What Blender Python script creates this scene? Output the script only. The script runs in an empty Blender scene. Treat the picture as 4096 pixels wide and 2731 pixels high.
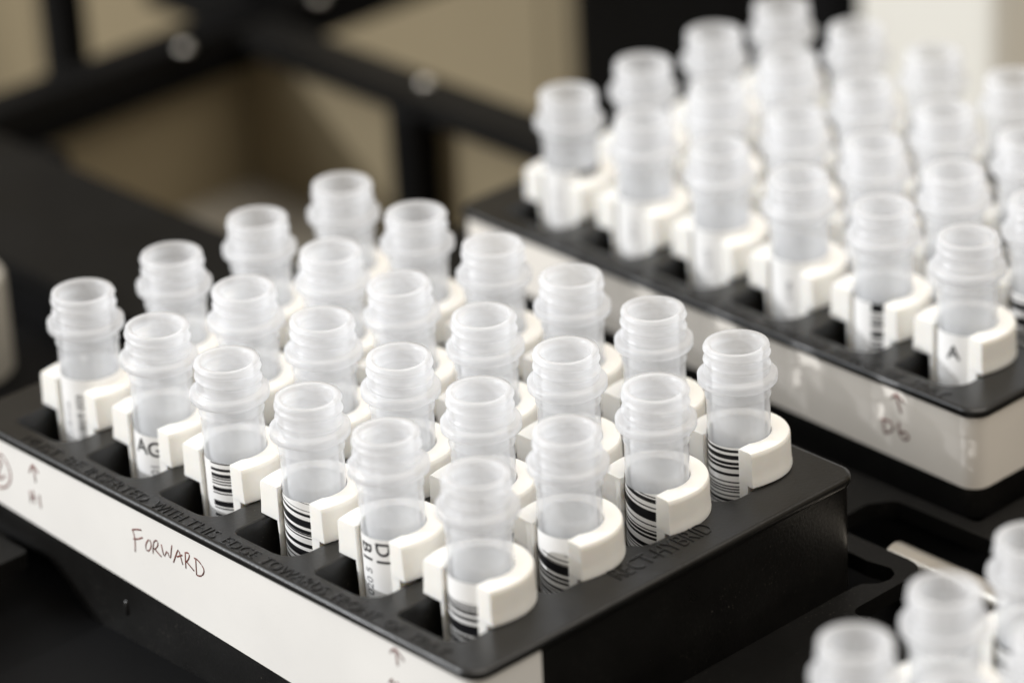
# Open sample vials standing in black tube racks on a black deck, raking light from the left.
import bpy, bmesh, math, random
from mathutils import Vector, Matrix, Euler
from mathutils.geometry import tessellate_polygon

MM = 0.001
PI = math.pi
rnd = random.Random(11)
scene = bpy.context.scene
COL = scene.collection
P = 19.3            # hole pitch of a rack, millimetres
TOP = -21.85        # height of a rack's top (rims of the vials are at 0)

FWD= [[(30.07, -27.56), (30.44, -28.42), (30.57, -29.49), (30.29, -31.69)], [(29.96, -27.7), (31.31, -27.1), (32.61, -26.8)], [(30.1, -29.36), (31.44, -28.91), (32.76, -28.11)], [(34.29, -27.92), (33.48, -28.88), (33.19, -29.96), (33.75, -30.38), (34.64, -29.55), (34.96, -28.39), (34.54, -27.83)], [(35.6, -27.94), (35.22, -29.26), (35.17, -30.19)], [(35.6, -27.94), (36.33, -27.16), (36.86, -27.47), (36.53, -28.5), (35.55, -29.28)], [(35.82, -29.18), (36.57, -29.59), (37.38, -29.98)], [(37.62, -27.53), (37.83, -28.84), (38.16, -29.89), (39.0, -27.98), (39.34, -28.95), (39.75, -29.49), (40.07, -28.12), (40.47, -26.62)], [(40.46, -29.84), (41.26, -28.23), (42.15, -26.58), (42.46, -27.77), (42.92, -29.32)], [(41.52, -28.4), (43.07, -27.47)], [(43.84, -26.7), (43.72, -28.25), (43.66, -29.73)], [(43.83, -26.77), (44.54, -26.43), (45.01, -26.66), (44.66, -27.62), (43.82, -28.52)], [(44.03, -28.34), (44.87, -28.85), (45.84, -29.37)], [(46.51, -26.78), (46.42, -28.33), (46.34, -29.94)], [(46.08, -26.88), (46.84, -26.79), (47.72, -27.28), (48.48, -27.95), (48.36, -28.82), (47.49, -29.77), (46.43, -29.9)]]
A1S= [[(3.59, -24.95), (3.87, -26.44), (3.94, -28.33)], [(2.39, -26.97), (3.06, -25.78), (3.59, -24.95), (4.25, -25.56), (5.08, -26.17)], [(1.92, -30.67), (1.95, -31.83), (1.85, -32.89)], [(2.85, -30.22), (2.95, -31.47), (3.05, -32.72)], [(1.94, -31.95), (3.35, -31.38)], [(4.59, -30.45), (4.53, -31.75), (4.63, -33.0)], [(-5.15, -26.36), (-4.24, -27.0), (-3.5, -28.12), (-3.17, -29.4), (-3.58, -30.84), (-4.49, -32.03), (-5.76, -32.92), (-7.74, -33.42), (-9.22, -32.76), (-9.58, -31.27), (-9.1, -29.48), (-7.84, -27.74), (-6.37, -26.58), (-5.15, -26.36)], [(-6.35, -29.15), (-5.72, -28.28), (-5.54, -27.67), (-5.9, -27.48), (-6.78, -28.01)], [(-7.44, -31.69), (-6.41, -31.27), (-5.35, -30.61), (-4.96, -30.21)]]
ARS= [[(94.52, -24.16), (94.84, -25.43), (94.98, -27.06)], [(93.39, -25.34), (94.52, -24.11), (95.33, -24.78), (96.55, -25.63)], [(92.72, -31.05), (93.42, -29.86), (93.89, -31.02)], [(94.56, -30.07), (94.74, -31.36)]]
D6S= [[(94.53, -24.06), (95.09, -25.81), (95.8, -27.51)], [(93.52, -25.38), (94.53, -24.06), (95.52, -24.69), (96.58, -25.3)], [(91.62, -29.93), (91.82, -31.34), (92.04, -32.54)], [(91.25, -30.11), (92.92, -29.85), (94.07, -30.31), (93.92, -31.46), (92.04, -32.64)], [(94.99, -29.99), (95.36, -30.84), (96.07, -31.81), (97.08, -31.83), (97.56, -31.05), (96.93, -30.78), (95.93, -31.42)]]
OFF= {(1, 1): (-0.12, 0.23), (1, 2): (0.55, 0.14), (1, 3): (-0.39, -0.17), (1, 4): (0.02, 0.09), (1, 5): (-0.98, 0.24), (1, 6): (0.15, 0.33), (2, 1): (-0.19, 0.18), (2, 2): (0.45, -0.45), (2, 3): (0.09, 0.48), (2, 4): (0.61, -0.33), (2, 5): (-0.31, 0.15), (2, 6): (0.51, -0.2), (3, 1): (-0.35, 0.14), (3, 2): (0.42, -0.39), (3, 3): (-0.46, -1.31), (3, 4): (-0.08, -0.39), (3, 5): (-0.06, -0.38), (3, 6): (0.67, -0.21), (4, 1): (-0.06, 0.19), (4, 2): (-0.09, 0.39), (4, 3): (0.23, 0.33), (4, 4): (-0.0, 0.37), (4, 5): (-0.1, 0.32), (4, 6): (-0.53, 0.25)}

# ------------------------------------------------------------------ helpers
def tag(o, label=None, cat=None, group=None, kind=None):
    if label: o['label'] = label
    if cat: o['category'] = cat
    if group: o['group'] = group
    if kind: o['kind'] = kind
    return o

def empty(name, loc, rot=(0, 0, 0)):
    o = bpy.data.objects.new(name, None)
    COL.objects.link(o)
    o.empty_display_size = 0.005
    o.location = [c * MM for c in loc]
    o.rotation_euler = rot
    return o

class MB:
    """collects vertices (millimetres) and faces, then links ONE mesh object"""
    def __init__(s): s.v = []; s.f = []; s.uv = None
    def vert(s, x, y, z): s.v.append((x * MM, y * MM, z * MM)); return len(s.v) - 1
    def ring(s, pts): return [s.vert(*p) for p in pts]
    def strip(s, a, b, closed=True):
        n = len(a)
        for i in range(n if closed else n - 1):
            j = (i + 1) % n
            s.f.append((a[i], a[j], b[j], b[i]))
    def box(s, x0, x1, y0, y1, z0, z1):
        a = s.ring([(x0, y0, z0), (x1, y0, z0), (x1, y1, z0), (x0, y1, z0)])
        b = s.ring([(x0, y0, z1), (x1, y0, z1), (x1, y1, z1), (x0, y1, z1)])
        s.strip(a, b); s.f.append(tuple(reversed(a))); s.f.append(tuple(b))
    def cap(s, loops, flip=False):
        """fill loops (outer first, holes after); loops are index lists"""
        co = [[Vector(s.v[i]) * 1000 for i in l] for l in loops]
        flat = [i for l in loops for i in l]
        for t in tessellate_polygon(co):
            t = tuple(flat[k] for k in t)
            n = (Vector(s.v[t[1]]) - Vector(s.v[t[0]])).cross(Vector(s.v[t[2]]) - Vector(s.v[t[0]]))
            if (n.z < 0) != flip: t = tuple(reversed(t))
            s.f.append(t)
    def tube(s, pts, r, n=8, caps=True):
        rings = []
        for k, p in enumerate(pts):
            p = Vector(p)
            d = (Vector(pts[min(k + 1, len(pts) - 1)]) - Vector(pts[max(k - 1, 0)])).normalized()
            a = d.orthogonal().normalized(); b = d.cross(a)
            rings.append(s.ring([tuple(p + (a * math.cos(2 * PI * i / n) + b * math.sin(2 * PI * i / n)) * r) for i in range(n)]))
        for a, b in zip(rings, rings[1:]): s.strip(a, b)
        if caps: s.f.append(tuple(reversed(rings[0]))); s.f.append(tuple(rings[-1]))
    def build(s, name, mat, parent=None, smooth=None, bevel=0, recalc=True):
        me = bpy.data.meshes.new(name)
        me.from_pydata(s.v, [], s.f)
        if s.uv is not None:
            uvl = me.uv_layers.new(name='UVMap')
            for lp in me.loops: uvl.data[lp.index].uv = s.uv[lp.vertex_index]
        if recalc:
            bm = bmesh.new(); bm.from_mesh(me)
            bmesh.ops.recalc_face_normals(bm, faces=bm.faces); bm.to_mesh(me); bm.free()
        o = bpy.data.objects.new(name, me)
        COL.objects.link(o)
        if mat: me.materials.append(mat)
        if parent: o.parent = parent
        if bevel:
            m = o.modifiers.new('bevel', 'BEVEL'); m.width = bevel * MM; m.segments = 3; m.limit_method = 'ANGLE'
            m.angle_limit = math.radians(40)
        if smooth is not None:
            for p in me.polygons: p.use_smooth = True
            if smooth < 170: me.set_sharp_from_angle(angle=math.radians(smooth))
        return o

def lathe(mb, prof, n=48, closed_end=False):
    rings = [mb.ring([(r * math.cos(2 * PI * i / n), r * math.sin(2 * PI * i / n), z) for i in range(n)]) for r, z in prof]
    for a, b in zip(rings, rings[1:]): mb.strip(a, b)
    if closed_end: mb.f.append(tuple(rings[-1]))

def rrect(x0, x1, y0, y1, r, n=6):
    """rounded rectangle, counter-clockwise; r = radius or four radii (x0y0, x1y0, x1y1, x0y1)"""
    if not isinstance(r, (tuple, list)): r = (r,) * 4
    out = []
    for (cx, cy, a0, q) in ((x0 + r[0], y0 + r[0], PI, r[0]), (x1 - r[1], y0 + r[1], 1.5 * PI, r[1]),
                            (x1 - r[2], y1 - r[2], 0, r[2]), (x0 + r[3], y1 - r[3], .5 * PI, r[3])):
        for k in range(n + 1):
            a = a0 + .5 * PI * k / n
            out.append((cx + q * math.cos(a), cy + q * math.sin(a)))
    return out

def text_mesh(s, size, extrude=0.0, spacing=1.0, thin=0.0):
    """verts (mm) and faces of a piece of text, origin at its lower left"""
    cu = bpy.data.curves.new('tmp', 'FONT'); cu.body = s; cu.size = size; cu.extrude = extrude
    cu.resolution_u = 3; cu.offset = thin; cu.space_character = spacing
    o = bpy.data.objects.new('tmp', cu); COL.objects.link(o)
    dg = bpy.context.evaluated_depsgraph_get(); dg.update()
    me = bpy.data.meshes.new_from_object(o.evaluated_get(dg))
    v = [tuple(q.co) for q in me.vertices]; f = [tuple(p.vertices) for p in me.polygons]
    bpy.data.objects.remove(o); bpy.data.curves.remove(cu); bpy.data.meshes.remove(me)
    x0 = min(q[0] for q in v); y0 = min(q[1] for q in v)
    return [(x - x0, y - y0, z) for x, y, z in v], f

# ------------------------------------------------------------------ materials
def new_mat(name):
    m = bpy.data.materials.new(name); m.use_nodes = True
    nt = m.node_tree; nt.nodes.clear()
    return m, nt, nt.nodes.new('ShaderNodeOutputMaterial')

def N(nt, t, **kw):
    n = nt.nodes.new(t)
    for k, v in kw.items():
        if k in n.inputs: n.inputs[k].default_value = v
        else: setattr(n, k, v)
    return n

def ramp(nt, fac, stops):
    r = nt.nodes.new('ShaderNodeValToRGB')
    while len(r.color_ramp.elements) < len(stops): r.color_ramp.elements.new(0.5)
    for e, (p, c) in zip(r.color_ramp.elements, stops):
        e.position = p; e.color = (c, c, c, 1) if not isinstance(c, tuple) else (*c, 1)
    nt.links.new(fac, r.inputs['Fac']); return r

def plastic(name, col, rough, var=0.15, scale=120, bump=0.0, bscale=900, spec=0.5, dust=0.0, sss=0.0, metal=0.0):
    """coloured plastic with faint blotches, fine grain and (optional) dust specks"""
    m, nt, out = new_mat(name); L = nt.links.new
    tc = N(nt, 'ShaderNodeTexCoord')
    b = N(nt, 'ShaderNodeBsdfPrincipled', Roughness=rough, Metallic=metal)
    b.inputs['Specular IOR Level'].default_value = spec
    n1 = N(nt, 'ShaderNodeTexNoise', Scale=scale, Detail=4); L(tc.outputs['Object'], n1.inputs['Vector'])
    lo = tuple(c * (1 - var) for c in col); hi = tuple(min(1, c * (1 + var)) for c in col)
    r1 = ramp(nt, n1.outputs['Fac'], ((0.3, lo), (0.7, hi)))
    csock = r1.outputs['Color']
    if dust:
        n2 = N(nt, 'ShaderNodeTexNoise', Scale=2600, Detail=2); L(tc.outputs['Object'], n2.inputs['Vector'])
        n3 = N(nt, 'ShaderNodeTexNoise', Scale=70, Detail=3); L(tc.outputs['Object'], n3.inputs['Vector'])
        r2 = ramp(nt, n2.outputs['Fac'], ((0.66, 0.0), (0.74, 1.0)))
        r3 = ramp(nt, n3.outputs['Fac'], ((0.45, 0.0), (0.75, dust)))
        mu = N(nt, 'ShaderNodeMath', operation='MULTIPLY'); L(r2.outputs['Color'], mu.inputs[0]); L(r3.outputs['Color'], mu.inputs[1])
        mx = N(nt, 'ShaderNodeMix', data_type='RGBA'); L(mu.outputs[0], mx.inputs[0]); L(csock, mx.inputs[6])
        mx.inputs[7].default_value = (.45, .42, .36, 1)
        csock = mx.outputs[2]
    L(csock, b.inputs['Base Color'])
    rr = ramp(nt, n1.outputs['Fac'], ((0.2, rough * .8), (0.8, min(1, rough * 1.2)))); L(rr.outputs['Color'], b.inputs['Roughness'])
    if bump:
        nb = N(nt, 'ShaderNodeTexNoise', Scale=bscale, Detail=3); L(tc.outputs['Object'], nb.inputs['Vector'])
        bp = N(nt, 'ShaderNodeBump', Strength=bump, Distance=0.0003); L(nb.outputs['Fac'], bp.inputs['Height']); L(bp.outputs['Normal'], b.inputs['Normal'])
    if sss:
        b.inputs['Subsurface Weight'].default_value = sss; b.inputs['Subsurface Radius'].default_value = (1, .85, .65)
        b.inputs['Subsurface Scale'].default_value = 0.0015
    L(b.outputs[0], out.inputs['Surface']); return m

def frosted(name, milky, edge, rough=0.22, tint=(.90, .92, .95), glossy=1.0, bump=0.15, backshare=.5, fmin=.1):
    """translucent polypropylene: part of the light scatters in the wall, part passes straight through"""
    m, nt, out = new_mat(name); L = nt.links.new
    tc = N(nt, 'ShaderNodeTexCoord')
    oi = N(nt, 'ShaderNodeObjectInfo')
    add = N(nt, 'ShaderNodeVectorMath', operation='ADD'); L(tc.outputs['Object'], add.inputs[0]); L(oi.outputs['Random'], add.inputs[1])
    nb = N(nt, 'ShaderNodeTexNoise', Scale=420, Detail=3); L(add.outputs[0], nb.inputs['Vector'])
    bp = N(nt, 'ShaderNodeBump', Strength=bump, Distance=0.0004); L(nb.outputs['Fac'], bp.inputs['Height'])
    df = N(nt, 'ShaderNodeBsdfDiffuse', Color=(*tint, 1)); L(bp.outputs[0], df.inputs['Normal'])
    tl = N(nt, 'ShaderNodeBsdfTranslucent', Color=(*tint, 1)); L(bp.outputs[0], tl.inputs['Normal'])
    ms = N(nt, 'ShaderNodeMixShader'); ms.inputs[0].default_value = backshare; L(df.outputs[0], ms.inputs[1]); L(tl.outputs[0], ms.inputs[2])
    tp = N(nt, 'ShaderNodeBsdfTransparent', Color=(.985, .99, 1.0, 1))
    lw = N(nt, 'ShaderNodeLayerWeight', Blend=0.5)
    n2 = N(nt, 'ShaderNodeTexNoise', Scale=150, Detail=2); L(add.outputs[0], n2.inputs['Vector'])
    mr = N(nt, 'ShaderNodeMapRange'); L(lw.outputs['Facing'], mr.inputs['Value'])
    mr.inputs['From Min'].default_value = fmin; mr.inputs['From Max'].default_value = 0.95
    mr.inputs['To Min'].default_value = milky; mr.inputs['To Max'].default_value = edge
    mv = N(nt, 'ShaderNodeMapRange'); L(n2.outputs['Fac'], mv.inputs['Value'])
    mv.inputs['To Min'].default_value = 0.8; mv.inputs['To Max'].default_value = 1.2
    mm = N(nt, 'ShaderNodeMath', operation='MULTIPLY', use_clamp=True); L(mr.outputs[0], mm.inputs[0]); L(mv.outputs[0], mm.inputs[1])
    m1 = N(nt, 'ShaderNodeMixShader'); L(mm.outputs[0], m1.inputs[0]); L(tp.outputs[0], m1.inputs[1]); L(ms.outputs[0], m1.inputs[2])
    gl = N(nt, 'ShaderNodeBsdfGlossy', Roughness=rough); L(bp.outputs[0], gl.inputs['Normal'])
    fr = N(nt, 'ShaderNodeFresnel', IOR=1.45)
    fm = N(nt, 'ShaderNodeMath', operation='MULTIPLY', use_clamp=True); L(fr.outputs[0], fm.inputs[0]); fm.inputs[1].default_value = glossy
    ge = N(nt, 'ShaderNodeNewGeometry'); inv = N(nt, 'ShaderNodeMath', operation='SUBTRACT'); inv.inputs[0].default_value = 1.0; L(ge.outputs['Backfacing'], inv.inputs[1])
    fq = N(nt, 'ShaderNodeMath', operation='MULTIPLY'); L(fm.outputs[0], fq.inputs[0]); L(inv.outputs[0], fq.inputs[1]); fm = fq
    m2 = N(nt, 'ShaderNodeMixShader'); L(fm.outputs[0], m2.inputs[0]); L(m1.outputs[0], m2.inputs[1]); L(gl.outputs[0], m2.inputs[2])
    L(m2.outputs[0], out.inputs['Surface']); return m

def label_paper():
    """white paper printed with a bar code: u = degrees past the code's left end / 100, v = millimetres / 10"""
    m, nt, out = new_mat('label_paper'); L = nt.links.new
    uv = N(nt, 'ShaderNodeUVMap'); sx = N(nt, 'ShaderNodeSeparateXYZ'); L(uv.outputs[0], sx.inputs[0])
    def M(op, a, bb, clamp=False):
        n = N(nt, 'ShaderNodeMath', operation=op, use_clamp=clamp)
        for i, q in enumerate((a, bb)):
            if q is None: continue
            if hasattr(q, 'links'): L(q, n.inputs[i])
            else: n.inputs[i].default_value = q
        return n.outputs[0]
    cell = M('FLOOR', M('MULTIPLY', sx.outputs['Y'], 10 / .25), None)
    wn = N(nt, 'ShaderNodeTexWhiteNoise', noise_dimensions='1D'); L(cell, wn.inputs['W'])
    cell2 = M('FLOOR', M('MULTIPLY', sx.outputs['Y'], 10 / .62), None)
    wn2 = N(nt, 'ShaderNodeTexWhiteNoise', noise_dimensions='1D'); L(M('ADD', cell2, 77.3), wn2.inputs['W'])
    bar = M('GREATER_THAN', M('ADD', M('MULTIPLY', wn.outputs['Value'], .62), M('MULTIPLY', wn2.outputs['Value'], .38)), .5)
    inside = M('MULTIPLY', M('GREATER_THAN', sx.outputs['X'], 0.0), M('LESS_THAN', sx.outputs['X'], 1.02))
    inz = M('GREATER_THAN', M('FRACT', sx.outputs['Y'], None), -1)
    fac = M('MULTIPLY', bar, inside)
    mx = N(nt, 'ShaderNodeMix', data_type='RGBA'); L(fac, mx.inputs[0])
    mx.inputs[6].default_value = (.90, .895, .885, 1); mx.inputs[7].default_value = (.012, .012, .014, 1)
    b = N(nt, 'ShaderNodeBsdfPrincipled', Roughness=.35); b.inputs['Specular IOR Level'].default_value = .45
    L(mx.outputs[2], b.inputs['Base Color']); L(b.outputs[0], out.inputs['Surface']); return m

M_NECK = frosted('frosted_polypropylene_thick', .46, .76, rough=.32, backshare=.6, tint=(.925, .932, .948), glossy=.65)
M_BODY = frosted('frosted_polypropylene_thin', .34, .82, rough=.2, bump=.06, backshare=.55, tint=(.965, .972, .985), fmin=.5)
M_LIQ = frosted('clear_liquid', .48, .6, rough=.05, tint=(.972, .98, .975), bump=0.0, glossy=1.2)
M_COLLAR = plastic('ivory_collar_plastic', (.87, .855, .815), .42, var=.02, scale=300, bump=.05, sss=.35)
M_LABEL = label_paper()
M_INK = plastic('black_print', (.02, .02, .022), .5, var=.05)
M_INKGREY = plastic('thin_grey_print', (.22, .22, .23), .5, var=.1)
M_PEN = plastic('brown_black_marker', (.17, .06, .048), .5, var=.5, scale=700)
M_RACK = plastic('black_rack_plastic', (.0072, .0069, .0065), .31, spec=.45, var=.25, scale=90, bump=.12, bscale=1500, dust=.28)
M_LETTER = plastic('black_raised_lettering', (.008, .0078, .0075), .26, var=.2, bump=.05)
M_STRIP = plastic('white_strip_plastic', (.80, .783, .752), .6, spec=.25, var=.03, scale=45, bump=.02, dust=.16)
M_STRIPSHADE = plastic('shade_tinted_strip_plastic', (.81, .765, .70), .6, var=.05, scale=30, bump=.02, spec=.25, dust=.3)  # same strip plastic with the warm shade put into its colour
M_DECK = plastic('black_anodised_deck', (.005, .0048, .0045), .5, spec=.12, var=.3, scale=40, bump=.08, bscale=700, dust=.25)
M_FRAME = plastic('black_painted_frame', (.003, .003, .0032), .5, spec=.08, var=.3, scale=25)
M_STEEL = plastic('satin_steel', (.55, .52, .47), .34, var=.1, metal=1.0)
M_BEIGE = plastic('beige_panel', (.205, .165, .098), .6, var=.06, scale=6)
M_FLOOR = plastic('brown_grey_floor', (.23, .21, .175), .5, var=.25, scale=9)
M_GREY = plastic('dull_grey_plastic', (.30, .28, .24), .6, var=.1, scale=30)
M_WHITE = plastic('white_casing', (.74, .72, .66), .5, var=.03, scale=8)

# ------------------------------------------------------------------ vial (heights relative to the rack's top; rim at +21.85)
H = -TOP
def neck_radius(th, z):
    """outer radius of the threaded neck at height z below the rim (z <= 0)"""
    base = 5.22
    r = base
    # helical thread, pitch 2.05
    ph = (-z - .95 - 2.05 * th / (2 * PI)) / 2.05
    t = ph - round(ph)
    w = max(0.0, min(1.0, (-z - .05) / .5)) * max(0.0, min(1.0, (5.0 + z) / .4))
    r += .29 * math.exp(-(t * 2.05 / .40) ** 2) * w
    # rounded lip
    if z > -.75: r = max(r, 5.42 - .45 * max(0, (z + .75) / .75) ** 2 * 1.5)
    # flange
    if -7.15 < z < -4.7:
        if z > -5.2: k = (-4.7 - z) / .5
        elif z > -6.4: k = 1.0
        else: k = max(0.0, (z + 6.78) / .38) ** .6
        k = max(0, min(1, k)); k = k * k * (3 - 2 * k) if z > -5.2 else k
        r = max(r, base + (6.5 - base) * k)
    return r

def build_vial_meshes():
    n = 56
    mb = MB()
    zs = [0, -.12, -.3, -.5, -.75] + [-.75 - .155 * k for k in range(1, 26)] + [-4.7, -4.85, -5.0, -5.2, -5.6, -6.0, -6.4, -6.5, -6.62, -6.72, -6.8, -7.0, -7.15, -7.3]
    zs = sorted(set(zs), reverse=True)
    rings = []
    # inner wall, from below up to the mouth, then over the lip and down the outside
    inner = [(4.12, -7.3)] + [(4.1 + .09 * math.cos(2 * PI * (k * .25 + 1.0) / 2.05), -7.0 + .25 * k) for k in range(26)] + [(4.14, -.4), (4.28, -.08), (4.55, 0.04)]
    for r, z in inner: rings.append(mb.ring([(r * math.cos(2 * PI * i / n), r * math.sin(2 * PI * i / n), z + H) for i in range(n)]))
    for z in zs:
        rings.append(mb.ring([(neck_radius(2 * PI * i / n, z) * math.cos(2 * PI * i / n),
                               neck_radius(2 * PI * i / n, z) * math.sin(2 * PI * i / n), z + H) for i in range(n)]))
    for a, b in zip(rings, rings[1:]): mb.strip(a, b)
    neck = mb
    mb = MB()
    prof = [(4.12, -7.3), (4.15, -8.2), (4.22, -8.9), (4.22, -16), (4.15, -30), (3.6, -37), (2, -39), (.01, -39.4)]
    outp = [(.01, -41), (2.4, -40.6), (4.4, -38.5), (5.0, -34), (5.12, -22), (5.16, -12), (5.18, -9.3), (5.34, -9.05), (5.38, -8.75), (5.3, -8.45), (5.22, -8.2), (5.2, -7.3)]
    lathe(mb, [(r, z + H) for r, z in prof + outp], n)
    body = mb
    mb = MB()
    lathe(mb, [(.01, -39.2 + H), (1.9, -38.8 + H), (3.5, -36.8 + H), (4.08, -30 + H), (4.13, -15.4 + H), (4.1, -15.0 + H), (3.7, -15.25 + H), (2.6, -15.4 + H), (.01, -15.45 + H)], 40)
    liquid = mb
    # collar: C-shaped clip cut flat at y = -5.1, open towards the front
    mb = MB()
    FY, HR, HL, RI = -5.1, 4.65, 3.3, 5.30
    def cpair(Ro, n=40, ymax=None, ri=RI, flare=True):
        a0 = -math.asin(-FY / Ro)
        outer = []
        for k in range(n + 1):
            a = a0 + (PI - 2 * a0) * k / n
            y = Ro * math.sin(a)
            x = Ro * math.cos(a)
            if y < 0 and flare: x = math.copysign(Ro - (Ro - (Ro - 8.5 + 7.7)) * (y / FY) ** 2, x) if k not in (0, n) else math.copysign(Ro - .8, x)
            if not flare and x > 0 and y < 0: x = Ro + .15
            outer.append((x, min(y, ymax) if ymax else y))
        b0 = -math.acos(HR / ri); b1 = PI + math.acos(HL / ri)
        inn = [(HR, FY)]
        for k in range(n - 1):
            a = b0 + (b1 - b0) * k / (n - 2)
            inn.append((ri * math.cos(a), ri * math.sin(a)))
        inn.append((-HL, FY))
        return outer, inn
    def shell(levels, ymax=None, flare=True):
        loops = []
        for Ro, z in levels:
            o, i = cpair(Ro, ymax=ymax, flare=flare)
            lo = mb.ring([(x, y, z + H) for x, y in o]); li = mb.ring([(x, y, z + H) for x, y in i])
            loops.append((lo, li))
        for (o0, i0), (o1, i1) in zip(loops, loops[1:]):
            mb.strip(o0, o1, False); mb.strip(i1, i0, False)
            for e in (0, -1):
                q = (o0[e], o1[e], i1[e], i0[e]); mb.f.append(q if e else tuple(reversed(q)))
        mb.strip(loops[0][1], loops[0][0], False); mb.strip(loops[-1][0], loops[-1][1], False)
    shell([(7.75, -15.6), (8.08, -15.72), (8.26, -16.05), (8.30, -16.5), (8.33, -19), (8.42, -20.6), (8.52, -21.35), (8.5, -21.7)])
    collar = mb
    mb2, mb = mb, MB()
    shell([(6.35, -21.72), (6.25, -24), (6.2, -31)], ymax=4.7, flare=False)
    off = len(mb2.v); mb2.v += mb.v; mb2.f += [tuple(i + off for i in f) for f in mb.f]
    return neck, body, liquid, collar

neck_mb, body_mb, liq_mb, collar_mb = build_vial_meshes()

def label_mesh(top, bottom, start, seed, tilt):
    """paper wrapped round the tube below the collar's top; UV carries the bar code position"""
    mb = MB(); mb.uv = []
    a0, a1, n = -200, 150, 70
    R = 5.235
    rows = []
    for z in (top, bottom):
        row = []
        for k in range(n + 1):
            a = a0 + (a1 - a0) * k / n
            row.append(mb.vert(R * math.cos(math.radians(a)), R * math.sin(math.radians(a)), z + H))
            code_z = z + tilt * (a - start) / 60
            mb.uv.append(((a - start) / 100, 5 + seed + code_z / 10))
        rows.append(row)
    for k in range(n): mb.f.append((rows[0][k], rows[1][k], rows[1][k + 1], rows[0][k + 1]))
    return mb

def wrap_text(s, size, ang, zc, rot90=0, R=5.27, spacing=1.0):
    bold = .05 if size > 3.3 else .02
    """print wrapped on the tube: its centre at angle ang (degrees) and height zc"""
    v, f = text_mesh(s, size, spacing=spacing, thin=bold)
    xs = [q[0] for q in v]; ys = [q[1] for q in v]
    cx, cy = (min(xs) + max(xs)) / 2, (min(ys) + max(ys)) / 2
    bm = bmesh.new()
    for x, y, z in v:
        x -= cx; y -= cy
        if rot90 == 1: x, y = -y, x       # reads upwards
        if rot90 == -1: x, y = y, -x      # reads downwards
        bm.verts.new((x, y, 0))
    bm.verts.ensure_lookup_table()
    for q in f:
        try: bm.faces.new([bm.verts[i] for i in q])
        except ValueError: pass
    lo = min(q.co.x for q in bm.verts); hi = max(q.co.x for q in bm.verts)
    k = lo + .3
    while k < hi:                          # cut into narrow slices so the print follows the tube
        bmesh.ops.bisect_plane(bm, geom=bm.verts[:] + bm.edges[:] + bm.faces[:], plane_co=(k, 0, 0), plane_no=(1, 0, 0))
        k += .3
    bm.verts.index_update()
    mb = MB()
    for q in bm.verts:
        a = math.radians(ang) + q.co.x / R
        mb.vert(R * math.cos(a), R * math.sin(a), zc + q.co.y + H)
    mb.f = [tuple(q.index for q in fc.verts) for fc in bm.faces]
    bm.free()
    return mb

proto = {}
def make_vial(loc, tilt, label, group, spec, yaw=0.0):
    """one open vial: neck, tube, liquid, collar, paper label (> print)"""
    root = empty('open_vial', loc, (tilt[0], tilt[1], 0))
    tag(root, label, 'vial', group)
    if not proto:
        proto['neck'] = neck_mb.build('threaded_neck', M_NECK, root, 180)
        proto['tube'] = body_mb.build('tube_body', M_BODY, root, 180)
        proto['liquid'] = liq_mb.build('liquid', M_LIQ, root, 180)
        proto['collar'] = collar_mb.build('collar', M_COLLAR, root, 35)
        parts = proto
    else:
        parts = {}
        for k in ('neck', 'tube', 'liquid', 'collar'):
            c = proto[k].copy(); COL.objects.link(c); c.parent = root; parts[k] = c
    for k in ('neck', 'tube'): parts[k].rotation_euler = (0, 0, yaw)
    lab = label_mesh(spec.get('top', -16.3), spec.get('bottom', -30), spec.get('start', 200), spec.get('seed', 0), spec.get('tilt', 0)).build('paper_label', M_LABEL, root, 180, recalc=False)
    if 'code_top' in spec:   # blank paper band above a bar code that starts lower
        b = label_mesh(spec.get('top', -16.3), spec['code_top'], 200, 0, 0)
        b.v = [(x * 1.002, y * 1.002, z) for x, y, z in b.v]
        b.build('blank_band', M_LABEL, lab, 180, recalc=False)
    for (s, size, ang, zc, rot, ink) in spec.get('text', ()):
        wrap_text(s, size, ang, zc, rot).build('printed_text', ink, lab, recalc=False)
    return root

ORD = ['leftmost', 'second from left', 'third from left', 'fourth from left', 'fifth from left', 'rightmost']
ROWF = ['front row beside the FORWARD strip', 'second row', 'third row', 'back row']
SPEC = {
    (1, 1): dict(top=-14.3, start=200, text=[('020 6/08/02', 1.9, -62, -21.6, -1, M_INK), ('7713 04 21', 1.5, -92, -22, -1, M_INKGREY)]),
    (1, 2): dict(top=-18.1, text=[('A', 3.9, -88, -20.2, 0, M_INK), ('G', 3.9, -60, -20.4, 0, M_INK), ('01', 2.2, -62, -24.4, 1, M_INKGREY)]),
    (1, 3): dict(start=-92, seed=.31),
    (1, 4): dict(start=-150, seed=1.17, tilt=1.3),
    (1, 5): dict(text=[('B1', 3.5, -98, -18.9, -1, M_INK), ('D1', 3.5, -62, -18.7, -1, M_INK), ('020 5', 2.2, -96, -24.2, 1, M_INKGREY)]),
    (1, 6): dict(start=-150, seed=2.44, tilt=.5, code_top=-19.8),
    (2, 6): dict(start=-150, seed=3.81, tilt=1.2, code_top=-19.4),
    (3, 6): dict(start=-146, seed=4.57, tilt=1.5),
    (4, 6): dict(start=-146, seed=5.93, tilt=.1),
}
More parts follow.
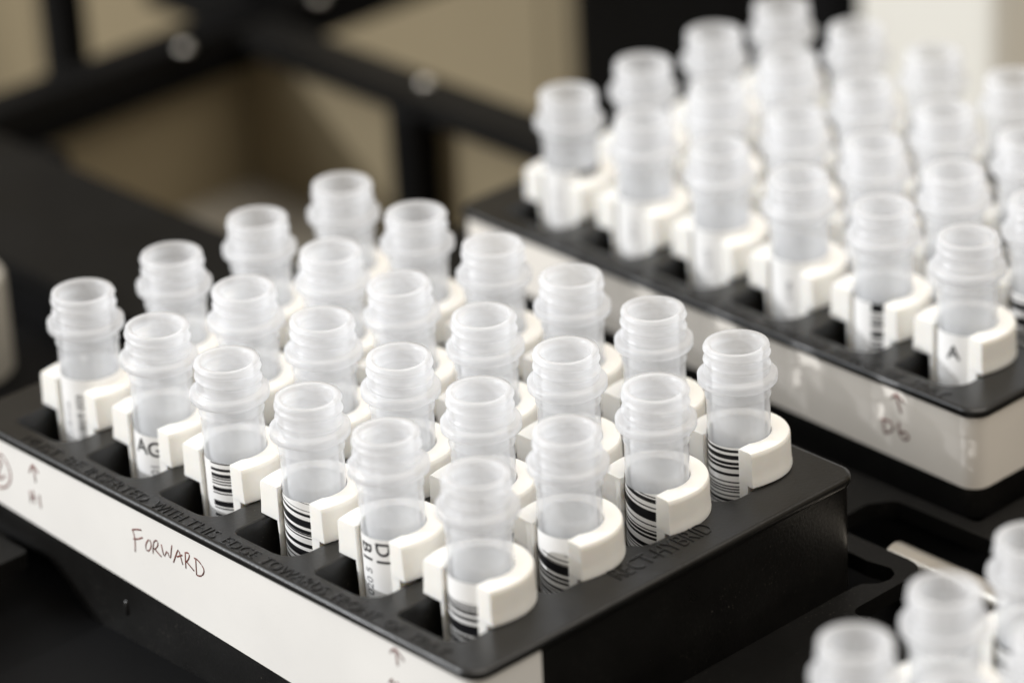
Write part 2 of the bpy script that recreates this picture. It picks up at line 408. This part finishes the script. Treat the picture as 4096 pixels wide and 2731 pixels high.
EXTRA = {
    (1, 1): 'open vial with small sideways digits on its label, leftmost of the front row',
    (1, 2): 'open vial with AG on its label, second from left in front row',
    (1, 3): 'open vial whose barcode has blank white paper left of it, front row beside FORWARD strip',
    (1, 4): 'open vial with slanted barcode, fourth from left in front row beside FORWARD strip',
    (1, 5): 'open vial with sideways B1 and D1 on its label, front row',
    (1, 6): 'blurred open vial with low barcode at the nearest corner of the front rack',
    (2, 6): 'open vial with white band above its barcode, second row, right end of front rack',
    (3, 6): 'open vial with slanted barcode, third row, right end of front rack',
    (4, 6): 'sharpest open vial with level barcode, back right corner of the front rack',
}
for r in range(1, 5):
    for c in range(1, 7):
        ox, oy = OFF[(r, c)]
        x, y = (c - 1) * P + ox * .35, (r - 1) * P + oy * .35
        sp = SPEC.get((r, c)) or dict(start=rnd.uniform(-180, 60), seed=rnd.uniform(0, 40), tilt=rnd.uniform(-1, 1))
        lab = EXTRA.get((r, c)) or 'open vial in the front rack, %s, %s' % (ROWF[r - 1], ORD[c - 1])
        make_vial((x, y, TOP), (-oy * .65 / H, ox * .65 / H), lab, 'open vials in the front rack', sp, rnd.uniform(0, 6.28))

BX, BY = 1.3, 112.9
SPECB = {
    (1, 1): dict(top=-14, start=-30, seed=8.1, text=[('04 17 22', 1.5, -80, -20.5, -1, M_INKGREY)]),
    (1, 2): dict(top=-14.4, text=[('118 20', 1.5, -72, -20, -1, M_INKGREY)]), (1, 3): dict(top=-14.4, text=[('233 06', 1.5, -76, -20, -1, M_INKGREY)]),
    (1, 4): dict(top=-14.4, text=[('905 31', 1.5, -70, -20, -1, M_INKGREY)]),
    (1, 5): dict(start=-72, seed=6.6), (1, 6): dict(start=200, text=[('A', 3.7, -76, -19.6, 0, M_INK)]),
}
ROWB = ['front row along its white strip', 'second row', 'third row', 'back row']
EXTRAB = {(1, 6): 'blurred open vial with letter A on its label, near corner of the rear rack',
          (1, 5): 'blurred open vial with a barcode stripe, fifth from left, front row of rear rack'}
for r in range(1, 5):
    for c in range(1, 7):
        x, y = (c - 1) * P + BX + rnd.uniform(-.15, .15), (r - 1) * P + BY + rnd.uniform(-.15, .15)
        sp = SPECB.get((r, c)) or dict(start=rnd.uniform(-180, 0), seed=rnd.uniform(0, 40), tilt=rnd.uniform(-1, 1))
        lab = EXTRAB.get((r, c)) or 'blurred open vial in the rear rack, %s, %s' % (ROWB[r - 1], ORD[c - 1])
        make_vial((x, y, TOP), (rnd.uniform(-.014, .014), rnd.uniform(-.014, .014)), lab, 'open vials in the rear rack', sp, rnd.uniform(0, 6.28))

TX, TY = 8.9 * P, .09 * P
for (r, c), lab in {(1, 1): 'large blurred open vial at the bottom right, lowest and leftmost of its three',
                    (2, 1): 'large blurred open vial at the bottom right, middle of its three',
                    (3, 1): 'large blurred open vial at the right edge, highest of the bottom right three',
                    (1, 2): 'blurred open vial cut off by the bottom edge near the right corner',
                    (2, 2): 'blurred open vial cut off by the right edge near the bottom corner'}.items():
    make_vial(((c - 1) * P + TX, (r - 1) * P + TY, TOP), (rnd.uniform(-.01, .01), rnd.uniform(-.01, .01)), lab,
              'open vials in the rack at the bottom right', dict(start=-150, seed=r * 2.2 + c), rnd.uniform(0, 6.28))

# ------------------------------------------------------------------ rack
X0, X1, Y0, Y1 = -15.2, 112.6, -16.6, 68.9
def skirt_z(x, y):
    """lower edge of the rack's wall: the front wall is cut away towards its ends"""
    if y > Y0 + 5: return -50.0
    e = min(x, 97.4 - x)
    if e < 5.4: return -42.5
    if e < 16.15: return -42.5 - 7.6 * (e - 5.4) / 10.75
    return -50.1

def dense(loop, step=2.0):
    out = []
    for i, a in enumerate(loop):
        b = loop[(i + 1) % len(loop)]
        d = math.dist(a, b); k = max(1, int(d / step))
        for j in range(k): out.append((a[0] + (b[0] - a[0]) * j / k, a[1] + (b[1] - a[1]) * j / k))
    return out

def make_rack(loc, label, strip_kind):
    root = empty('tube_rack', loc)
    tag(root, label, 'tube rack', 'tube racks on the deck')
    Z = TOP
    # top plate with 24 keyed holes, rounded lip
    mb = MB()
    prof = [(.75, 0), (.35, -.08), (.1, -.3), (0, -.6), (0, -1.25), (.12, -1.5), (.7, -1.55)]
    loops = []
    for ins, dz in prof:
        loops.append(mb.ring([(x, y, dz) for x, y in rrect(X0 + ins, X1 - ins, Y0 + ins, Y1 - ins, 3.6 - ins * .9, 8)]))
    for a, b in zip(loops, loops[1:]): mb.strip(a, b)
    holes = []
    for r in range(4):
        for c in range(6):
            cx, cy = c * P, r * P
            hs = []
            for g, dz in ((.4, 0), (.12, -.12), (0, -.4), (-.25, -24)):
                hs.append(mb.ring([(x, y, dz) for x, y in rrect(cx - 6.3 - g, cx + 7.4 + g, cy - 12.0 - g, cy + 5.2 + g, (1.0 + g, 4.2 + g, 3.5 + g, 1.1 + g), 6)]))
            for a, b in zip(hs, hs[1:]): mb.strip(b, a)
            holes.append(hs[0])
    mb.cap([loops[0]] + holes)
    mb.build('top_plate', M_RACK, root, 40, recalc=False)
    # body walls below the lip
    mb = MB()
    outer = dense(rrect(X0 + .55, X1 - .55, Y0 + .55, Y1 - .55, 3.2, 8))
    inner = dense(rrect(X0 + 2.2, X1 - 2.2, Y0 + 2.2, Y1 - 2.2, 2.0, 8))
    a = mb.ring([(x, y, -1.5) for x, y in outer]); b = mb.ring([(x, y, skirt_z(x, y) - TOP) for x, y in outer])
    mb.strip(b, a)
    m_ = len(outer); n_ = len(inner)
    # wall thickness: bottom rim
    b2 = mb.ring([(x + (1.6 if x < X0 + 2.5 else -1.6 if x > X1 - 2.5 else 0), y + (1.6 if y < Y0 + 2.5 else -1.6 if y > Y1 - 2.5 else 0), skirt_z(x, y) - TOP) for x, y in outer])
    mb.strip(b2, b)
    c2 = mb.ring([(mb.v[i][0] / MM, mb.v[i][1] / MM, -18) for i in b2]); mb.strip(c2, b2)
    mb.cap([c2])
    body = mb.build('rack_body', M_RACK, root, 40, recalc=False)
    # shallow mould marks on the front wall
    mb = MB()
    for px in (26.0,):
        ring0 = mb.ring([(px + .55 * math.cos(t * PI / 6), Y0 + .5, -22.2 + 1.5 * math.sin(t * PI / 6)) for t in range(12)])
        ring1 = mb.ring([(px + .3 * math.cos(t * PI / 6), Y0 + .18, -22.2 + 1.2 * math.sin(t * PI / 6)) for t in range(12)])
        mb.strip(ring0, ring1); mb.f.append(tuple(ring1))
    mb.build('mould_mark', M_RACK, body, 180)
    # raised lettering along two edges of the top
    mb = MB()
    def put(word, x_start, x_end, ylow, h, side=False):
        v, f = text_mesh(word, 3.2, .11, thin=-.06)
        w = max(q[0] for q in v); hh = max(q[1] for q in v)
        off = len(mb.v)
        for x, y, z in v:
            X = x / w * (x_end - x_start); Y = y / hh * h
            if side: mb.vert(X1 - 4.1 - Y, x_start + X, z + .055)
            else: mb.vert(x_start + X, ylow + Y, z + .055)
        mb.f.extend(tuple(i + off for i in q) for q in f)
    for w, a_, b_ in (('MUST', 0.2, 9.3), ('BE', 11.5, 15.7), ('INSERTED', 17.4, 32.8), ('WITH', 34.6, 42.2), ('THIS', 43.4, 50.6),
                      ('EDGE', 52.5, 60.4), ('TOWARDS', 62.0, 77.3), ('FRONT', 79.3, 89.2), ('OF', 91.0, 94.8), ('TRAY', 96.6, 104.6)):
        put(w, a_, b_, -15.75, 2.25)
    mb.build('raised_lettering', M_LETTER, root, 40, recalc=False)
    mb = MB()
    put('RECT-HYBRID', 18.5, 39.5, 0, 3.4, side=True)
    mb.build('raised_lettering', M_LETTER, root, 40, recalc=False)
    # white strip wrapped round the front and the right corner
    mb = MB()
    ins = .32
    ring = rrect(X0 + ins, X1 - ins, Y0 + ins, Y1 - ins, 3.4, 10)
    path = [q for q in ring[11:22]]                                     # the front right corner
    wrap = -2.5 if strip_kind == 'front' else 24.0
    lx = X0 + 3.2 if strip_kind == 'front' else X0 + 3.4
    path = [(lx + (path[0][0] - lx) * k / 20, Y0 + ins) for k in range(20)] + path + [(X1 - ins, y) for y in [path[-1][1] + (wrap - path[-1][1]) * k / 4 for k in range(1, 5)]]
    def zb(x):
        return (-36.25 - .062 * (x + 8)) if strip_kind == 'front' else (-34.2 - .024 * x)
    t0 = mb.ring([(x, y, -1.56) for x, y in path]); t1 = mb.ring([(x, y, zb(x) - TOP) for x, y in path])
    def inward(x, y):
        return (x - (.25 if x > X1 - 3 else 0), y + (.25 if y < Y0 + 3.5 else 0))
    i0 = mb.ring([(*inward(x, y), -1.56) for x, y in path]); i1 = mb.ring([(*inward(x, y), zb(x) - TOP) for x, y in path])
    mb.strip(t1, t0, False); mb.strip(i1, t1, False); mb.strip(t0, i0, False)
    for e in (0, -1): mb.f.append((t0[e], t1[e], i1[e], i0[e]))
    strip = mb.build('white_strip', M_STRIP if strip_kind == 'front' else M_STRIPSHADE, root, 40)
    def write(strokes, r):
        """one group of pen strokes on the strip, drawn as flattened tubes"""
        mb = MB()
        for pts in strokes:
            q = []
            for k in range(len(pts)):                                  # smooth the hand-drawn line
                q.append(pts[k])
                if k + 1 < len(pts): q.append(tuple((a + b) / 2 for a, b in zip(pts[k], pts[k + 1])))
            if len(q) > 3:
                q = [q[0]] + [tuple((a + 2 * b + c) / 4 for a, b, c in zip(q[k - 1], q[k], q[k + 1])) for k in range(1, len(q) - 1)] + [q[-1]]
            mb.tube([(x, Y0 + ins, z - TOP) for x, z in q], r, 6)
        mb.v = [(x, (Y0 + ins + (y / MM - Y0 - ins) * .12 - .01) * MM, z) for x, y, z in mb.v]
        mb.build('handwriting', M_PEN, strip, 180)
    if strip_kind == 'front':
        write(FWD, .17); write(A1S[:6], .22); write(A1S[6:] + [[(-6.35, -29.15), (-6.9, -30.4), (-7.44, -31.69)]], .24); write(ARS, .24)
    elif strip_kind == 'rear':
        write(D6S[:4] + [[(95.3, -29.3), (95.15, -30.2), (95.3, -31.3), (95.9, -32.2), (96.9, -32.3), (97.5, -31.6), (97.1, -30.8), (96.2, -30.8), (95.4, -31.5)]], .25)
    return root

make_rack((0, 0, TOP), 'black front rack with white strip handwritten FORWARD, holding sharp open vials', 'front')
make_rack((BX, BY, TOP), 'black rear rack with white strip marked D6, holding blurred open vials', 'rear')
make_rack((TX, TY, TOP), 'black rack at the bottom right corner, below large blurred vials', 'third')

# ------------------------------------------------------------------ deck
def plate(mb, outer, holes, z0, z1):
    lt = [mb.ring([(x, y, z1) for x, y in l]) for l in [outer] + holes]
    lb = [mb.ring([(x, y, z0) for x, y in l]) for l in [outer] + holes]
    for t, b in zip(lt, lb): mb.strip(b, t)
    mb.cap(lt); mb.cap(lb, flip=True)

def rounded(poly, r, n=5):
    out = []
    for i, p in enumerate(poly):
        a = Vector(poly[i - 1]); b = Vector(p); c = Vector(poly[(i + 1) % len(poly)])
        rr = r[i] if isinstance(r, (list, tuple)) else r
        u = (a - b).normalized(); v = (c - b).normalized()
        d = min(rr / max(.2, math.tan(u.angle(v) / 2)), (a - b).length * .49, (c - b).length * .49)
        p0, p1 = b + u * d, b + v * d
        for k in range(n + 1):
            t = k / n
            q = p0 * (1 - t) ** 2 + b * 2 * t * (1 - t) + p1 * t * t
            out.append((q.x, q.y))
    return out

def nest(dx, dy, front=False):
    """opening a rack drops into, with relief lobes at its right corners"""
    x0, x1, y0, y1 = X0 - 3, 115.5, Y0 - 3.0, 71.9
    poly = [(x0, y0), (4.4 - dx, y0), (4.4 - dx, y0 - 80), (x1, y0 - 80)] if front else [(x0, y0), (x1, y0)]
    poly += [(x1, y1 - 10), (x1 + .3, y1 - 6.5), (x1 + 2.3, y1 - 4.6), (x1 + 2.9, y1 - 2.2), (x1 + 2.2, y1 - .3), (x1 + .4, y1 + .6), (x1 - 2, y1 + .2), (x1 - 4, y1 - .2), (x1 - 7, y1)]
    poly += [(x0, y1)]
    return [(x + dx, y + dy) for x, y in rounded(poly, [1.5] + [1.2] * (len(poly) - 1), 3)]

ZD = -40.0
deck = empty('instrument_deck', (0, 0, -53))
tag(deck, 'black instrument deck of plates and open bays under the racks', 'deck')
DZ = 53.0
mb = MB()
cut = rounded([(98.7, 76.6), (120.4, 76.6), (120.4, 57.6), (151.5, 57.6), (151.5, 90.2), (101.5, 90.2), (98.7, 86)], [1.5, 4.5, 2.2, 3, 3, 2.5, 2], 5)
left_bay = rounded([(-151, 85), (-36, 85), (-36, 155), (-151, 155)], 3, 4)
outer = rounded([(-155, 48), (-22, 48), (-22, -110), (330, -110), (330, 200), (-22, 200), (-22, 166), (-155, 166)], 2, 3)
nests = [nest(0, 0, True), nest(BX, BY), nest(TX, TY)]
plate(mb, outer, nests + [cut, left_bay], ZD - 3 + DZ, ZD + DZ)
mb.build('deck_plate', M_DECK, deck, 40, recalc=False)
mb = MB(); mb.box(-24, 330, -110, 200, 0, 2.9); mb.box(-140, -24.01, -110, 45, 0, 2.9)
mb.build('base_tray', M_FRAME, deck)
# posts and rails of the empty bay on the left
mb = MB()
mb.box(-155, -22.5, 155.4, 166, ZD - 5.5 + DZ, ZD - 3.1 + DZ)
mb.build('bay_rail', M_FRAME, deck, bevel=1.0)
mb = MB(); mb.box(-161, -151.2, 48, 330, ZD - 10 + DZ, ZD + 1.5 + DZ)
mb.build('bay_rail', M_FRAME, deck, bevel=1.0)
for (px, py) in ((-94, 156.8), (-136, 90)):
    mb = MB(); mb.box(px - 4, px + 4, py - 4, py + 4, -240 + DZ, ZD - 3.2 + DZ)
    mb.build('bay_post', M_FRAME, deck, bevel=.8)

mb = MB()
mb.tube([(109.5, 80.5, -44.2), (110.2, 80.5, -44.2), (150, 80.5, -44.2), (151, 80.5, -44.2)], 3.3, 24)
o = mb.build('steel_rod', M_STEEL, None, 60, bevel=.3)
tag(o, 'satin steel rod lying in the deck slot right of the front rack', 'rod')

for bx, by in ((-148, 138.6), (-147.5, 177.2), (-95.2, 162)):  # small steel domes added to catch the sun as blurred glints
    mb = MB(); lathe(mb, [(1.5, 0), (1.5, .5), (1.2, 1.0), (.7, 1.3), (.02, 1.4)], 20)
    o = mb.build('glint_dome', M_STEEL, deck, 60); o.location = (bx * MM, by * MM, (ZD + 1.6 + DZ) * MM) if bx < -100 else (bx * MM, by * MM, (ZD + DZ) * MM)

mb = MB(); mb.box(-162, -156, 48, 168, -245 + DZ, ZD - 10.2 + DZ)
mb.build('bay_side_panel', M_BEIGE, deck)
mb = MB(); mb.box(-155.8, -24, 161, 165, -100 + DZ, ZD - 5.6 + DZ)
mb.build('bay_back_panel', M_BEIGE, deck)
mb = MB(); mb.box(-155.8, -24, 50.2, 160.8, -84 + DZ, -80 + DZ)
mb.build('bay_floor', M_FLOOR, deck)
mb = MB(); mb.box(-183, -175, 125, 133, -245 + DZ, 50 + DZ)
mb.build('upright_post', M_FRAME, deck, bevel=.8)
mb = MB(); mb.box(-155.5, -24, 46, 50, -245 + DZ, ZD - 3.2 + DZ)  # added panel, mostly out of view, keeps the sun out of the bay
mb.build('bay_sun_block', M_FRAME, deck)

# dark housing at the rail's corner, dark cabinet, beige panel and pale casings behind
mb = MB(); mb.box(-204, -161, 169, 186, -52, 10)
o = mb.build('motor_housing', M_FRAME, None, bevel=3); tag(o, 'blurred black housing at the far corner of the empty bay', 'housing')
mb = MB(); mb.box(-157, -66, 262, 330, -245, 70)
o = mb.build('equipment_cabinet', M_FRAME, None, bevel=4); tag(o, 'blurred black cabinet standing behind the rear rack', 'cabinet')
mb = MB(); mb.box(-61, -19, 260, 320, -245, 60)
o = mb.build('white_casing', M_WHITE, None, bevel=4); tag(o, 'blurred white casing behind the rear rack, beside the black cabinet', 'casing')
mb = MB(); mb.box(-520, -158.5, 300, 312, -245, 90)
for x in (-430, -300, -205): mb.box(x - 1.2, x + 1.2, 299, 300.5, -245, 90)
o = mb.build('beige_panel', M_BEIGE, None); tag(o, 'blurred beige upright panel behind the empty bay, left of the black cabinet', 'panel')
mb = MB(); lathe(mb, [(.02, -50.05), (10.5, -50.05), (11, -49.5), (11, -31), (10.6, -30.3), (9, -30), (.02, -30)], 40)
o = mb.build('grey_jar', M_GREY, None, 40); o.location = (-.0775, .024, 0); tag(o, 'blurred low grey jar at the left edge, standing below the deck', 'jar')


# floor and wall
mb = MB(); mb.box(-1600, 900, -700, 1400, -250, -245)
tag(mb.build('floor', M_FLOOR, None), kind='structure')
mb = MB(); mb.box(-1600, 900, 760, 790, -244.9, 600)
tag(mb.build('wall', M_BEIGE, None), kind='structure')

# ------------------------------------------------------------------ light
def look(o, tgt): o.rotation_euler = (Vector(tgt) - o.location).to_track_quat('-Z', 'Y').to_euler()
AZ, EL = math.radians(35.4), math.radians(21.2)
sd = Vector((math.sin(AZ) * math.cos(EL), math.cos(AZ) * math.cos(EL), -math.sin(EL)))
tgt = Vector((.05, .06, -.02))
ld = bpy.data.lights.new('low_sunlight', 'SPOT'); ld.energy = 305; ld.color = (.975, .985, 1.0); ld.spot_size = math.radians(22); ld.spot_blend = .2; ld.shadow_soft_size = .009
lo = bpy.data.objects.new('low_sunlight', ld); COL.objects.link(lo); lo.location = tgt - sd * 3.2; look(lo, tgt)
def area(name, loc, size, power, col, tg=(.05, .06, -.02)):
    d = bpy.data.lights.new(name, 'AREA'); d.energy = power; d.size = size; d.color = col
    o = bpy.data.objects.new(name, d); COL.objects.link(o); o.location = loc; look(o, tg)
area('ceiling_light', (.5, .3, 1.6), 1.4, 27, (1.0, .95, .88))
area('window_light', (-1.1, -.9, 1.2), 1.0, 20, (.88, .94, 1.0))

w = bpy.data.worlds.new('World'); scene.world = w; w.use_nodes = True
bg = w.node_tree.nodes['Background']; bg.inputs[0].default_value = (1.0, .90, .765, 1); bg.inputs[1].default_value = .50

# ------------------------------------------------------------------ camera
cd = bpy.data.cameras.new('camera'); cam = bpy.data.objects.new('camera', cd); COL.objects.link(cam)
cam.location = (.48082849, -.33919868, .2758758); cam.rotation_euler = (1.11016983, .04710528, .81104198)
cd.sensor_width = 36; cd.lens = 135.364; cd.clip_start = .02; cd.clip_end = 20
cd.dof.use_dof = True; cd.dof.focus_distance = .6155; cd.dof.aperture_fstop = 8.0; cd.dof.aperture_blades = 0
scene.camera = cam

scene.render.engine = 'CYCLES'
cy = scene.cycles
cy.use_denoising = True
cy.max_bounces = 18; cy.transparent_max_bounces = 40; cy.diffuse_bounces = 10; cy.glossy_bounces = 4; cy.transmission_bounces = 12
cy.sample_clamp_indirect = 8; cy.caustics_reflective = False; cy.caustics_refractive = False
vs = scene.view_settings
vs.view_transform = 'Standard'; vs.look = 'None'; vs.gamma = 1; vs.exposure = 0; vs.use_curve_mapping = False
